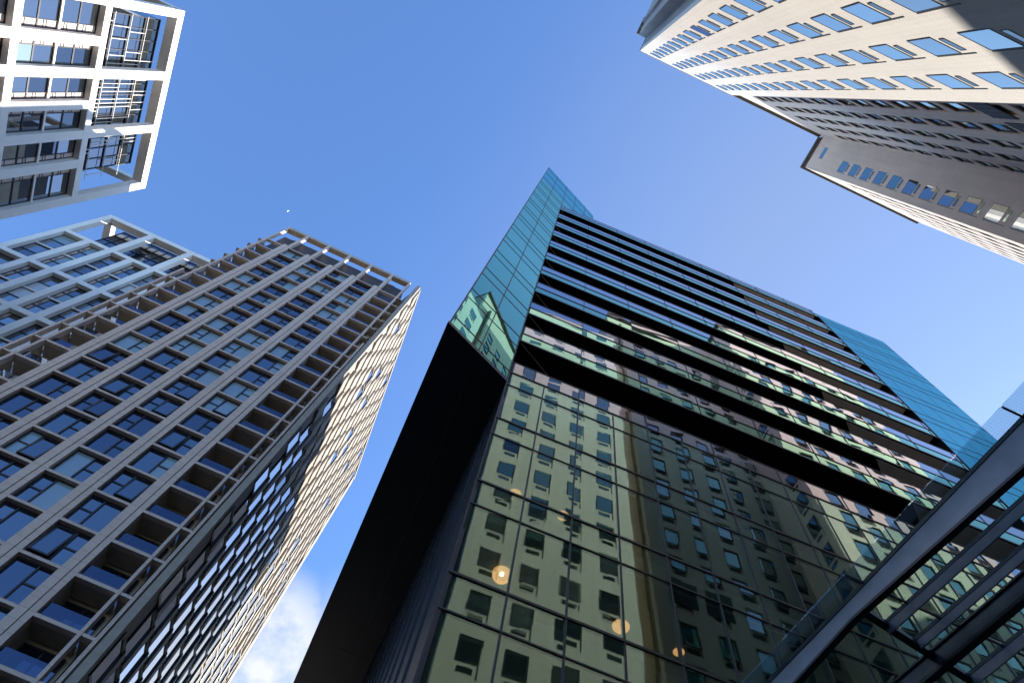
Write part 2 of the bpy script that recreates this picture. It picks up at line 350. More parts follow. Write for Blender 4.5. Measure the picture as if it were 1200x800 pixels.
def beige_far():
    r = thing('beige_tower', 'shaded cream brick tower with brown cornice and a projecting wing, behind the sunlit tower', 'building', (14.5, -7.35, 0))
    ox, oy = 14.5, -7.35; H = 96.4
    it = []
    win = hotel_window(1.2, 1.75, True, 'pane_e', .15); winc = hotel_window(1.2, 1.75, True, 'pane_clear', .15)
    small = hotel_window(1.4, 1.2, False, 'pane_e', -.004); wing = hotel_window(1.25, 1.95, True, 'pane_e', -.004); wingc = hotel_window(1.25, 1.95, True, 'pane_clear', -.004)
    # recessed long wall, faces +y
    T = lambda u, d, z: (u, -d, z)
    cols = [(18.7 + 2.65 * i - ox - .65, 18.7 + 2.65 * i - ox + .65) for i in range(5)]
    tops = [88.2 - 3.5 * k for k in range(0, 25)]
    rows = [(t - 2.62, t + .06) for t in tops]
    a = MB(T); pierced(a, 0, 30.2 - ox, -1.6, H, cols, rows, 0, .16); a.box(0, 30.2 - ox, .16, .5, -1.6, H - .2)
    # wing: face towards -x, and the sunny +y face
    W = lambda u, d, z: (30.2 - ox + d, u, z)            # u = y offset from oy
    wr = [(t - 2.84, t + .06) for t in [84.85 - 3.51 * k for k in range(0, 24)]]
    wc = [(-5.04 + .0 - oy, -3.79 - oy)]
    pierced(a_ := MB(W), 0, -3.0 - oy, -1.6, H, [], [], 0, .45)
    Y = lambda u, d, z: (30.2 - ox + u, (-3.0 - oy) - d, z)
    yc = [(1.6 + 2.65 * i, 2.9 + 2.65 * i) for i in range(6)]
    b = MB(Y); pierced(b, .45, 17.4, -1.6, H, yc, wr, 0, .16); b.box(.45, 17.4, .16, .45, -1.6, H - .2)
    for mbx, nm in ((a, 'wall'), (a_, 'wing_wall'), (b, 'wing_wall')): mbx.build(nm, M['cream2'], r)
    core = MB(T); core.box(0, 30.2 - ox + .5, .5, 14, -1.6, H - .3); core.box(30.7 - ox, 47.4 - ox, -3.8, 14, -1.6, H - .3); core.build('end_wall', M['grey'], r)
    q = MB(T); q.box(1.45, 1.72, -.62, -.003, -1.6, 91.5); q.build('shade_fin', M['cornice'], r)  # added fin, hidden from view, to shade the near end of the recess
    # cornice: dark brown, deep soffit, stepping round the wing
    c = MB()
    c.box(0, 29.9 - ox, 0, .32, H, H + .55); c.box(0, 29.9 - ox, 0, .18, H - .35, H)
    yo = -2.72 - oy
    c.box(29.86 - ox, 30.2 - ox, 0.32, yo, H, H + .55); c.box(30.02 - ox, 30.2 - ox, .18, yo - .14, H - .35, H)
    c.box(30.2 - ox, 47.6 - ox, -3.0 - oy, yo, H, H + .55); c.box(30.2 - ox, 47.5 - ox, -3.0 - oy, yo - .14, H - .35, H)
    c.box(0, 47.4 - ox, -12, -.02, H, H + .45)
    c.build('cornice', M['cornice'], r)
    for i in range(5):
        for k, t in enumerate(tops):
            if k == 14 and i in (0, 1): continue
            it.append((winc if random.random() < .35 else win, (18.7 + 2.65 * i - ox, 0, t + EYE), math.pi, 1.0))
    for k, (z0, z1) in enumerate(wr):
        it.append((wing if k < 5 else wingc, (30.2 - ox, -4.415 - oy, z1 - .06 + EYE), -math.pi / 2, 2.2))
    for (u0, u1) in yc:
        for (z0, z1) in wr: it.append((win, (30.2 - ox + (u0 + u1) / 2, -3.0 - oy, z1 - .06 + EYE), math.pi, .1))
    it.append((small, (30.2 - ox, -5.34 - oy, 93.1 + EYE), -math.pi / 2, 20))
    spread('window', r, it)
    for i in (0, 1):                                     # large louvred grilles low on the recessed wall
        q = MB(T); u = 18.7 + 2.65 * i - ox; q.box(u - 1.0, u + 1.0, -.02, -.003, 37.3, 39.6, 0)
        for k in range(16): q.box(u - .95, u + .95, -.05, -.02, 37.38 + k * .14, 37.44 + k * .14, 1)
        for k in range(5): q.box(u - 1.0 + k * .49, u - .96 + k * .49, -.055, -.02, 37.3, 39.6, 1)
        q.build('louvre_grille', [M['black'], M['dark2']], r)
beige_far()

# ------------------------------------------------------------------ white towers (left)
def white_tower(label, loc, rz, sc, H, levels, side, depth=20, seed=1, blades=True):
    """levels: tops of the broad bands from the roof down. Front faces -y before turning; u runs along the front."""
    rnd = random.Random(seed)
    r = thing('white_tower', label, 'building', loc, rz, 'white framed apartment towers')
    P = [0, 1.1, 4.75, 5.9, 8.65, 9.85, 12.65, 13.75, 16.5, 17.65, 20.45, 21.6, 25.55, 26.7]
    P = [p * sc for p in P]; W = P[-1]
    d0, d1 = 0, .85
    th = 1.1 * sc
    lv = list(levels)                              # [roof band top, next band top ...]
    while lv[-1] > 14: lv.append(lv[-1] - 12.9 * sc)
    tier = lv[1]                                    # bottom of the open top tier
    for (T, w_, nm) in ((ID, W, 0), ((lambda u, d, z: (d, u, z)), depth, 1)):
        if nm == 1 and not side: continue
        if nm == 0:
            wide = [(P[0], P[1]), (P[4] , P[5]) , (P[8], P[9]), (P[12], P[13])]; nar = [(P[2 * i], P[2 * i + 1]) for i in range(7)]
        else:
            wide = [(0, P[1]), (depth * .5 - .5, depth * .5 + .5), (depth - 1, depth)]; nar = [(k * depth / 5 - .45 if k else 0, k * depth / 5 + .45) for k in range(6)]
            nar[-1] = (depth - .9, depth)
        for i, (a, b) in enumerate(wide):
            q = MB(T)
            lo = (.0, d1) if not (nm == 1 and i == 0) else (.0, d1)
            if nm == 1 and i == 0: continue
            q.box(a, b, 0, d1, tier, lv[0] - th * .9); q.build('pier', M['white'], r)
        for i, (a, b) in enumerate(nar):
            if nm == 1 and i == 0: continue
            q = MB(T); q.box(a, b, 0, d1, -1.6, tier - th); q.build('pier', M['white'], r)
        for k, z in enumerate(lv):
            q = MB(T); a0 = 0 if nm == 0 else d1 + .002
            q.box(a0, w_, -.012, d1 + (.35 if k == 0 else 0), z - th * (1.3 if k == 0 else 1), z); q.build('band', M['white'], r)
    # far side of the open roof frame
    q = MB(); q.box(0, W, depth - .9, depth, lv[0] - th, lv[0]); q.box(0, .9, depth - .9, depth, tier, lv[0] - th)
    q.box(W - .9, W, .86, depth - .9, lv[0] - th, lv[0]); q.box(W - .9, W, depth - .9, depth, tier, lv[0] - th)
    if not side: q.box(0, .9, 1.2, depth - .9, lv[0] - th, lv[0])
    q.build('roof_frame', M['white'], r)
    c = MB(); c.box(.9, W - .6, 1.3, depth - 1, -1.6, tier - .1); c.build('core', M['dark2'], r)
    # windows, floor by floor behind the frame
    def unit(w_, h, strip_left, kind):
        a, b = -w_ / 2, w_ / 2; f = MB(); t = .09
        f.box(a, b, .0, .14, 0, t); f.box(a, b, .0, .14, h - t, h)
        for x in (a, b - t): f.box(x, x + t, 0, .14, t, h - t)
        sw = w_ * .24
        s0, s1 = (a + t, a + sw) if strip_left else (b - sw, b - t)
        g0, g1 = (a + sw + .07, b - t) if strip_left else (a + t, b - sw - .07)
        if strip_left: f.box(s1, s1 + .07, 0, .12, t, h - t)
        else: f.box(g1, g1 + .07, 0, .12, t, h - t)
        for q0 in (.30, .44): f.box(s0, s1, .03, .08, h * q0, h * q0 + .05)
        fo = put('window', f.mesh('window', [M['dark']], False))
        p = MB(); p.box(s0, s1, .08, .11, t, h - t); put('vent_panel', p.mesh('vent_panel', [M['salmon']], False), fo)
        p = MB(); p.box(g0, g1, .06, .09, t, h - t)
        put('pane', p.mesh('pane', [M[kind]], False), fo)
        return fo
    cache = {}; it = []
    for i in range(6):
        a, b = P[2 * i + 1], P[2 * i + 2]; strip = (i % 2 == 1)
        for k in range(1, len(lv) - 1):
            z1 = lv[k] - th; z0 = lv[k + 1]; n = 4; hh = (z1 - z0) / n
            for j in range(n):
                kind = rnd.choices(['pane_clear', 'pane', 'blind', 'blindw'], [5, 4, 1, 1.2])[0]
                key = (round(b - a, 2), round(hh, 2), strip, kind)
                if key not in cache: cache[key] = unit(b - a, hh, strip, kind)
                it.append((cache[key], ((a + b) / 2, .62, z0 + j * hh + EYE), 0, (b - a) * hh))
    spread('window', r, it)
    for k in range(1, len(lv) - 1):                 # slim edge of the middle floor slab
        z1 = lv[k] - th; z0 = lv[k + 1]; zz = (z0 + z1) / 2
        q = MB(); q.box(P[1], P[12], .48, .62, zz - .13, zz + .13); q.build('slab_edge', M['dark' if not side else 'white'], r)
    # glazed pavilion inside the open tier, set back from the corners
    ga, gb = (P[1] + 1.2 * sc, P[12] - 2.2 * sc) if blades else (P[1] + 2.0, P[12] - .6); zt = lv[0] - (th * 1.45 if blades else .35)
    gl = MB(); gl.box(ga, gb, 1.9, depth - 3, tier - .1, zt); gl.build('roof_pavilion', M['pane_clear' if blades else 'pane'], r)
    fr = MB(); n = 14
    for i in range(n + 1): x = ga + (gb - ga) * i / n; fr.box(x - .045, x + .045, 1.80, 1.898, tier, zt)
    for z in [tier + (zt - tier) * q_ for q_ in (.0, .27, .52, .76, 1.0)]: fr.box(ga - .05, gb + .05, 1.78, 1.897, z - .07, z + .07)
    fr.build('glazing_bars', M['dark'], r)
    lo = MB()                                       # pale upright blades, bunched in irregular runs
    for seg in range(4):
        z0 = tier + (zt - tier) * seg / 4; z1 = z0 + (zt - tier) / 4 - .1
        for i in range(3, 44):
            x = P[1] + (P[12] - P[1]) * i / 46
            if rnd.random() < (.32 if seg in (1, 2) else .14) or (10 < i < 30 and rnd.random() < .25): lo.box(x - .028, x + .028, 1.5, 1.6, z0, z1)
    for seg in range(1, 4): z0 = tier + (zt - tier) * seg / 4; lo.box(P[1] + .8, P[12] - .8, 1.45, 1.5, z0 - .03, z0 + .03)
    if blades: lo.build('sun_blades', M['white'], r)
    return r
white_tower('white framed tower in bright sun at the top left, corner frame open to sky', (-48, 11.5, 0), math.pi / 2, 48 / 56., 84.5,
            [84.5, 71.7, 60.25], True, seed=4)
white_tower('white framed tower in shade rising behind the brown stone tower', (-64.7, 50, 0), 0, 50 / 57., 105.8,
            [105.8, 94.7, 82.65], True, seed=9, blades=False)

# ------------------------------------------------------------------ brown stone tower
def taupe_tower():
    X0, Y0 = -32.5, 34.2
    r = thing('stone_tower', 'brown stone grid tower with a rippling side of angled metal panels', 'building', (X0, Y0, 0))
    H = 93.6; top = 86.0; P = 3.05; n = 28
    lv = [top - P * k for k in range(n + 1)]
    op = [-28.22 + 3.33 * i for i in range(5)]                       # left edge of each opening; the fifth is a balcony
    u = lambda x: x - X0
    def pier(a, b, z0, z1, d1=.5, split=False):
        q = MB()
        if split: q.box(a, a + .55, 0, d1, z0, z1); q.box(a + .55, a + .62, .10, d1, z0, z1); q.box(a + .62, b, .04, d1, z0, z1)
        else: q.box(a, b, 0, d1, z0, z1)
        return q.build('pier', M['taupe'], r)
    pier(u(-32.5), u(-32.3), -1.6, 67.6); pier(u(-31.55), u(-31.32), -1.6, H)
    for x in op: pier(u(x - .97), u(x), -1.6, top + .6, split=True)
    for x in op: pier(u(x - .42), u(x - .05), top + .6, H)
    pier(u(-12.47), u(-12.27), -1.6, H); pier(u(-11.58), u(-11.38), -1.6, 69)
    q = MB(); q.box(u(-31.32), u(-12.47), .02, .40, H - .75, H); q.box(u(-31.5), u(-12.3), .4, .75, H - .75, H - .02); q.build('roof_beam', M['taupe_soffit'], r)
    q = MB(); q.box(u(-31.2), u(-12.6), 1.1, 30, top - .2, H - 1.7); q.box(u(-30), u(-14), 1.05, 1.1, top + 1.0, H - 1.6); q.build('plant_room', M['dark2'], r)
    for k, z in enumerate(lv):
        q = MB()
        left = u(-32.3) if z < 67 else u(-31.32)
        q.box(u(-31.32), u(-29.19), .03, .42, z - .22, z + .02)
        for i in range(4): q.box(u(op[i]), u(op[i + 1] - .97), .03, .42, z - .20, z + .02)
        q.box(u(op[4]), u(-12.47), .03, .42, z - .22, z + .02); q.box(u(-12.27), u(-11.58), .05, .42, z - .2, z)
        if z < 67: q.box(u(-32.3), u(-31.55), .05, .42, z - .2, z)
        q.build('spandrel', M['taupe'], r)
    # windows: one broad light beside two small ones
    W, Hh = 2.36, 2.83
    def unit(mir, kinds, open_):
        s = -1 if mir else 1
        def bx(mb, x0, x1, y0, y1, z0, z1, m=0):
            a, b = sorted((x0 * s, x1 * s)); mb.box(a, b, y0, y1, z0, z1, m)
        f = MB(); t = .11; hw = W / 2; yd = .34
        bx(f, -hw, hw, yd, yd + .14, 0, t + .1); bx(f, -hw, hw, yd, yd + .14, Hh - t, Hh)
        bx(f, -hw, -hw + t, yd, yd + .14, t + .1, Hh - t); bx(f, hw - t, hw, yd, yd + .14, t + .1, Hh - t)
        mx = hw - .92; bx(f, mx - .1, mx, yd - .04, yd + .14, t + .1, Hh - t)
        mz = Hh * .52; bx(f, mx, hw - t, yd, yd + .12, mz - .06, mz + .06)
        fo = put('window', f.mesh('window', [M['dark']], False))
        p = MB()
        if open_:                                   # top-hung light pushed out at the foot
            o = .30
            x0, x1 = sorted(((-hw + t) * s, (mx - .1) * s)); z0, z1 = t + .12, Hh - t - .02
            fr = .12
            def slab(a, b, c, d, y, th, mb):
                yy = lambda z: y - o * (z1 - z) / (z1 - z0)
                b0 = len(mb.v)
                for (x, z) in ((a, c), (b, c), (b, d), (a, d)):
                    mb.v.append((x, yy(z), z))
                for (x, z) in ((a, c), (b, c), (b, d), (a, d)): mb.v.append((x, yy(z) + th, z))
                for q_ in ((0, 1, 2, 3), (7, 6, 5, 4), (0, 4, 5, 1), (1, 5, 6, 2), (2, 6, 7, 3), (3, 7, 4, 0)): mb.f.append([b0 + i for i in q_]); mb.mi.append(0)
            g = MB(); slab(x0, x1, z0, z0 + fr, yd - .02, .16, g); slab(x0, x1, z1 - fr, z1, yd - .02, .16, g)
            slab(x0, x0 + fr, z0 + fr, z1 - fr, yd - .02, .16, g); slab(x1 - fr, x1, z0 + fr, z1 - fr, yd - .02, .16, g)
            put('open_sash', g.mesh('open_sash', [M['dark']], False), fo)
            slab(x0 + fr, x1 - fr, z0 + fr, z1 - fr, yd + .01, .03, p)
        else: bx(p, -hw + t, mx - .1, yd + .05, yd + .08, t + .1, Hh - t)
        put('pane', p.mesh('pane', [M[kinds[0]]], False), fo)
        p = MB(); bx(p, mx, hw - t, yd + .05, yd + .08, t + .1, mz - .06); bx(p, mx, hw - t, yd + .05, yd + .08, mz + .06, Hh - t)
        put('small_panes', p.mesh('small_panes', [M[kinds[1]]], False), fo)
        return fo
    cache = {}; it = []
    for i in range(4):
        for k in range(n):
            z = lv[k + 1] + .02
            mir = random.random() < .5; open_ = random.random() < (.06 if k < 11 else .45)
            kind = random.choices([('pane', 'pane'), ('pane_deep', 'pane_deep'), ('blind', 'blind'), ('blind', 'pane'), ('pane', 'blind')], [4.5, 3.2, 4.0 if k < 12 else .9, 2.2 if k < 12 else 1.2, 2])[0]
            key = (mir, kind, open_)
            if key not in cache: cache[key] = unit(mir, kind, open_)
            it.append((cache[key], (u(op[i]) + W / 2, 0, z + EYE), 0, W * Hh))
    spread('window', r, it, 98)
    # dark backing so nothing shows between units
    q = MB(); q.box(u(-28.9), u(-15.0), .52, .9, -1.6, top); q.build('core', M['black'], r)
    # balconies cut into both corners
    def balcony(x0, x1, z0, z1, stub, side):
        q = MB(); dp = 1.75
        q.box(x0, x1, .43, dp, z0 - .18, z0, 1)
        q.box(x0, x1, dp, dp + .1, z0, z0 + .35, 1)
        wl = x0 if side < 0 else x1
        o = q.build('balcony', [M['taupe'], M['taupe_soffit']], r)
        g = MB(); g.box(x0 + .05, x1 - .05, dp, dp + .05, z0 + .35, z1 - .5); m_ = (x0 + x1) / 2
        go_ = g.build('balcony_door', M['pane_deep'], o)
        g = MB(); g.box(x0 + .03, x1 - .03, .30, .33, z0 + .05, z0 + 1.05); g.build('balustrade', M['bal_dark'], o)
        g = MB(); g.box(m_ - .05, m_ + .05, dp - .06, dp - .003, z0 + .35, z1 - .5); g.box(x0 + .05, x1 - .05, dp - .06, dp - .003, z1 - .6, z1 - .5); g.build('door_frame', M['dark'], o)
    for k in range(n):
        z0, z1 = lv[k + 1], lv[k]
        balcony(u(-31.32), u(-29.19), z0, z1, 0, -1); balcony(u(op[4]), u(-12.47), z0, z1, 0, 1)
    # party walls and side returns beside the balconies
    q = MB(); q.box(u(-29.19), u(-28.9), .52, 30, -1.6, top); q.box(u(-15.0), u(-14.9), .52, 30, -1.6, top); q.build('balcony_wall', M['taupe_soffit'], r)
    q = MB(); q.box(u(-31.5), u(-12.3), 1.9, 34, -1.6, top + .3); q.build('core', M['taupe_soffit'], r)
    for k in range(n + 1):
        z = lv[k]; q = MB(); hi = z > 67
        q.box(u(-32.45), u(-31.55), .45 if hi else .42, 1.9, z - .22, z)
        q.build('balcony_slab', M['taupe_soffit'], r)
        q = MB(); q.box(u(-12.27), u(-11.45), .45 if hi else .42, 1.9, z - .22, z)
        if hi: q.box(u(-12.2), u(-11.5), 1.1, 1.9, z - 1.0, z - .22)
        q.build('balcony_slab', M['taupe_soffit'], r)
    # rippling side wall
    P0 = Vector((-10.75, 34.95)); P1 = Vector((-9.1, 70.6)); e = (P1 - P0); Ls = e.length; e.normalize(); nn = Vector((e.y, -e.x))
    ang = math.atan2(e.y, e.x)
    b = MB(); a0 = P0 - nn * .62; a1 = P1 - nn * .62
    b.prism([(a0.x - X0, a0.y - Y0), (a1.x - X0, a1.y - Y0), (a1.x - X0 - 3, a1.y - Y0), (u(-12.2), 2.2)], -1.6, 92.6); b.build('side_core', M['black'], r)
    b = MB()                                            # crown rail along the side, and its posts
    a0 = P0 + nn * .1; a1 = P1 + nn * .1
    b.sheet((a0.x - X0, a0.y - Y0), (a1.x - X0, a1.y - Y0), 93.7, 94.5, .5); b.build('side_rail', M['champagne'], r)
    rows = 31; Hm = 3.02; pitch = 2.3; nc = int(Ls / pitch)
    def module(flip, kind, amp):
        """one storey-high module, origin foot centre; +x along the wall, -y outwards"""
        w2 = pitch / 2; h = Hm; g = .68
        f = MB()
        s = -1 if flip else 1
        gx0, gx1 = -.78, .56
        def pr(pts, z0, z1):
            f.prism(pts, z0, z1)
        if kind:
            pr([(gx1 + .08, .30), (gx1 + .08, -.08 - amp), (w2 + .31, -.01), (w2 + .31, .30)], .02, h - .02)
            pr([(gx0, .30), (gx0, .07), (gx1, -.02), (gx1, .30)], h - .30, h - .02)
        else:
            pr([(-w2 + .01, .30), (-w2 + .01, -.18), (w2 - .01, .08), (w2 - .01, .30)], .05, h - .22)
            pr([(-w2 + .01, .30), (-w2 + .01, .09), (w2 - .01, .09), (w2 - .01, .30)], h - .22, h + .04)
        fo = put('facade_panel', f.mesh('facade_panel', [M['champagne']], False))
        if kind:
            p = MB(); p.prism([(gx0, .12), (gx1, .03), (gx1, .06), (gx0, .15)], .26, h - .42); put('pane', p.mesh('pane', [M[kind]], False), fo)
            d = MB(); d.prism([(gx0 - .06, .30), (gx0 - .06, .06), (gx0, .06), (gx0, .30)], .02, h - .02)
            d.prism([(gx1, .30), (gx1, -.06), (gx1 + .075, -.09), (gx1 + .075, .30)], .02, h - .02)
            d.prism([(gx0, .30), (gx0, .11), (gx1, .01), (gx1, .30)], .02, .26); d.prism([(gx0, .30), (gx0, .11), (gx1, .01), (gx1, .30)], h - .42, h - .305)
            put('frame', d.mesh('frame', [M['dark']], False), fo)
        return fo
    for nm_, s0, s1, o_ in (('side_pier', -.75, -.35, .04), ('side_pier', -.34, 1.2, -.14), ('side_pier', Ls - 1.3, Ls + .05, .02)):
        b = MB(); a0, a1 = P0 + e * s0 + nn * o_, P0 + e * s1 + nn * o_
        b.sheet((a0.x - X0, a0.y - Y0), (a1.x - X0, a1.y - Y0), -1.6, 93.6, .5); b.build(nm_, M['champagne'], r)
    protos = {}; it = []
    for rr in range(rows):
        z = 93.2 - Hm * (rr + 1); off = (0, pitch / 2)[rr % 2]
        for c_ in range(-1, nc + 1):
            sx = c_ * pitch + pitch / 2 + off
            if sx < 1.0 or sx > Ls - 1.3: continue
            blank = random.random() < (.90 if rr < 12 else .45 if rr < 14 else .06)
            key = (False, None if blank else random.choices(['pane_side', 'pane_clear'], [6, 1])[0], random.choice([.0, .0, .05]))
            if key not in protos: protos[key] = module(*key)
            q = P0 + e * sx + nn * .0
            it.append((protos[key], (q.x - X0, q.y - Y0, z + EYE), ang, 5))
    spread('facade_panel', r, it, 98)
taupe_tower()

# ------------------------------------------------------------------ glass tower (centre)
ND = Vector((.0447, .999))
def glass_tower():
    ang = -math.atan2(.0447, .999)
    ox, oy = 1.46, 10.45
    r = thing('glass_tower', 'dark teal glass tower with black stepped balconies, mirroring the cream tower', 'building', (ox, oy, 0), ang)
    r.rotation_euler.y = .0085
    P = 1.447; FL = 3.9
    Lg = 33.6; RX = 26.4                        # whole front, and where the flush right bay starts
    tz = 24.0
    # transoms: pairs per storey
    pairs = [(tz - FL * k, tz - 1.15 - FL * k) for k in range(0, 7)]
    nb = int(RX / P) + 1
    for i in range(0, int(Lg / P) + 1):
        q = MB(); x = i * P; q.box(x - .024, x + .024, -.018, .10, -1.6, tz - .04); q.build('mullion', M['trim'], r)
    for (a, b) in pairs:
        q = MB(); q.box(0, Lg, -.032, .12, a - .035, a + .035); q.build('transom', M['trim'], r)
        q = MB(); q.box(0, Lg, -.028, .12, b - .022, b + .022); q.build('transom', M['trim'], r)
    # glass panels, one spandrel and one vision light each; tiny tilt per panel
    it = []
    pro = []
    for v in range(6):
        rnd = random.Random(v); t = [rnd.uniform(-.005, .005) for _ in range(4)]
        def pn(z0, z1, w_=P - .05):
            b = MB(); b0 = 0
            b.v = [(-w_ / 2, t[0], z0), (w_ / 2, t[1], z0), (w_ / 2, t[2], z1), (-w_ / 2, t[3], z1)] + [(-w_ / 2, t[0] + .03, z0), (w_ / 2, t[1] + .03, z0), (w_ / 2, t[2] + .03, z1), (-w_ / 2, t[3] + .03, z1)]
            b.f = [(0, 1, 2, 3), (7, 6, 5, 4), (0, 4, 5, 1), (1, 5, 6, 2), (2, 6, 7, 3), (3, 7, 4, 0)]; b.mi = [0] * 6; return b
        o = put('glazing_panel', pn(-FL + .05, -1.19).mesh('glazing_panel', [M['green']], False))
        put('spandrel_pane', pn(-1.11, -.05).mesh('spandrel_pane', [M['green']], False), o)
        pro.append(o)
    for i in range(int(Lg / P)):
        for k in range(6): it.append((random.choice(pro), (i * P + P / 2, 0, tz - FL * k + EYE), 0, 5))
    spread('glazing_panel', r, it, 98)
    # rooms behind the lower glass
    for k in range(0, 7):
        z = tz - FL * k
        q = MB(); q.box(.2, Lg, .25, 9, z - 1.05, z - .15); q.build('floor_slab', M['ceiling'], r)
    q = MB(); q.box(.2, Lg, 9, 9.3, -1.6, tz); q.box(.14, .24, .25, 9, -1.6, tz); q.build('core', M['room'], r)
    for i in range(3, 20, 4):
        q = MB(); q.box(i * 1.6, i * 1.6 + .35, 3.0, 3.4, -1.6, tz - 1.1); q.build('column', M['ceiling'], r)
    # open galleries: glass bands in the plane of the front, deep dark soffits between them
    D = 1.7; topz = 63.4
    bal = [63.4, 59.2, 55.2, 51.3, 47.35, 43.35, 39.45, 35.5, 31.55, 27.65]
    pw = 2 * P
    def sheets(name, x0, x1, z0, z1, mat, parent, seed, amp):
        rnd = random.Random(seed); q = MB(); x = x0
        while x < x1 - .01:
            x2 = min(x + pw, x1); t = [rnd.uniform(-amp, amp) for _ in range(4)]; b0 = len(q.v)
            q.v += [(x, t[0], z0), (x2, t[1], z0), (x2, t[2], z1), (x, t[3], z1)] + [(x, t[0] + .03, z0), (x2, t[1] + .03, z0), (x2, t[2] + .03, z1), (x, t[3] + .03, z1)]
            for f_ in ((0, 1, 2, 3), (7, 6, 5, 4), (0, 4, 5, 1), (1, 5, 6, 2), (2, 6, 7, 3), (3, 7, 4, 0)): q.f.append([b0 + i for i in f_]); q.mi.append(0)
            x = x2
        return q.build(name, mat, parent)
    q = MB(); q.box(1.0, RX, D, D + .2, tz + .05, topz - .2); q.build('gallery_wall', M['recess'], r)
    for k, z in enumerate(bal + [tz - 1.15]):
        last = k == 10
        if not last:
            q = MB()
            q.prism([(.03, .045), (RX, .045), (RX, D - .01), (D * .6, D - .01)], z - .12, z + .12)
            q.box(.06, RX, .045, .16, z + .12, z + .90)
            o = q.build('balcony', M['soffit'], r)
            e = MB(); e.box(0, RX, -.045, .04, z - .13, z - .01); e.build('edge_trim', M['black'], o)
            g = MB(); x0 = 17.6 + k * .15; g.prism([(x0, .06), (RX - .45, .06), (RX - .45, D * .9), (x0 + 1.6, D * .9)], z - .15, z - .121); g.build('soffit_panel', M['soffit_grey'], o)
            g = MB(); g.prism([(.08, .06), (.13, .06), (D * 1.75, D - .02), (D * 1.75 - .06, D - .02)], z - .15, z - .121); g.build('soffit_strip', M['grey'], o)
            g = sheets('spandrel_pane', .02, RX, z, z + .93, M['spandrel'], o, 40 + k, .003)
        else: o = r
        zz = z + .93 if not last else tz + .05
        sheets('balustrade', .02, RX, zz + .02, zz + 1.0, M['recess'], o, 60 + k, .004)
        h = MB(); h.box(0, RX, -.03, -.006, zz - .02, zz + .02) if not last else None
        h.box(.0, RX, -.02, .05, zz + 1.0, zz + 1.04)
        n = int(RX / pw)
        for i in range(1, n + 1): h.box(i * pw - .015, i * pw + .015, -.022, -.006, (z if not last else zz) + .02, zz + 1.0)
        h.build('handrail', M['trim'], o)
    # glass at the lower edge of the recess (spandrel upstand) is the last pair; return pane at the left end
    q = MB(); q.sheet((0, .0), (D * .6, D), tz + .05, topz, .03); q.build('return_glazing', M['teal'], r)
    # flush right-hand bay
    rt_ = topz + 1.3
    q = MB(); q.box(RX, Lg, 0.0, .1, tz + .05, rt_); q.box(Lg, Lg + .0, 0, 0, 0, 0) if 0 else None
    q.box(Lg - .1, Lg, .1, 12, -1.6, rt_); w_ = q.build('flush_glazing', M['sky_teal'], r)
    q = MB()
    for k in range(0, 11):
        z = tz + FL * k + .0
        for zz in (z, z - 1.15):
            if tz < zz < rt_: q.box(RX, Lg + .01, -.012, -.003, zz - .03, zz + .03)
    for i in range(0, 6): x = min(RX + i * P, Lg); q.box(x - .006, x + .006, -.006, -.002, tz, rt_)
    q.build('glazing_bars', M['trim'], w_)
    q = MB(); q.box(RX - .02, RX + .04, -.045, D, tz, topz); q.build('corner_post', M['black'], r)
    # roof and core set back; unseen plant box added to lift the shadow
    q = MB(); q.box(-1.0, Lg - .2, 1.2, 46.5, tz + .2, topz - .25); q.build('upper_core', M['black'], r)
    q = MB(); q.box(-.4, Lg, 1.1, 46.5, topz - .24, topz); q.build('roof', M['grey'], r)
    q = MB(); q.box(-1.6, 12, 20, 37, topz + .005, topz + 5.2); q.build('roof_shadow_box', M['grey'], r)
    # west volume: soffit, lower wall, upper wall
    W0 = Vector((-1.17 - ox, 9.28 - oy)); c, s = math.cos(-ang), math.sin(-ang)
    def loc(x, y): x -= ox; y -= oy; return (x * c - y * s, x * s + y * c)
    w0 = loc(-1.40, 9.28)
    dirw = Vector((1, .43)).normalized()
    w1 = (-.012, -.012)
    L1 = (Vector(w1) - Vector(w0)).length; dw = (Vector(w1) - Vector(w0)).normalized()
    w2 = tuple(Vector(w0) + dw * 7.6)
    zb = 23.2; zs = 79.6; zc_ = 69.0
    back = loc(-1.25, 57)
    lowb = loc(1.75, 57)
    q = MB(); q.prism([w0, w1, (.0, .08), lowb, back], zb - .12, zb + .1); q.build('soffit', M['black'], r)
    for i in range(1, 13):
        q = MB(); q.box(w0[0] + .1, -.06 + .004 * i * 4, i * 3.9, i * 3.9 + .03, zb - .128, zb - .1205); q.build('soffit_joint', M['dark2'], r)
    q = MB(); q.box(-1.45, -1.42, .5, 46, zb - .128, zb - .1205); q.build('soffit_joint', M['dark2'], r)
    # lower west wall with slim upright ribs
    q = MB(); q.prism([(-.02, .0), (.1, .0), (lowb[0] + .1, lowb[1]), lowb], -1.6, zb - .13); wl = q.build('west_wall', M['black'], r)
    q = MB()
    for i in range(1, 36):
        y = i * 1.447; x = -.02 + (lowb[0] + .02) * y / lowb[1]; q.box(x - .05, x - .004, y - .02, y + .02, -1.6, zb - .13)
    q.build('wall_ribs', M['black'], wl)
    q = MB(); q.prism([(w0[0] + .02, w0[1] + .1), (w0[0] + .12, w0[1] + .1), (back[0] + .1, back[1]), back], zb + .1, topz); q.build('upper_west_wall', M['black'], r)
    # slanting glass screen
    q = MB(); q.sheet(w0, w1, zb, topz + .02, .05); q.sheet(w0, w2, topz + .02, zc_, .05); sc_ = q.build('glass_screen', M['teal'], r)
    q = MB(); q.sheet(w0, w2, zc_, zs, .04); q.build('screen_top', M['teal_clear'], sc_)
    nrm = Vector((dw.y, -dw.x))
    def on(s_, off=0): v = Vector(w0) + dw * s_ + nrm * off; return (v.x, v.y)
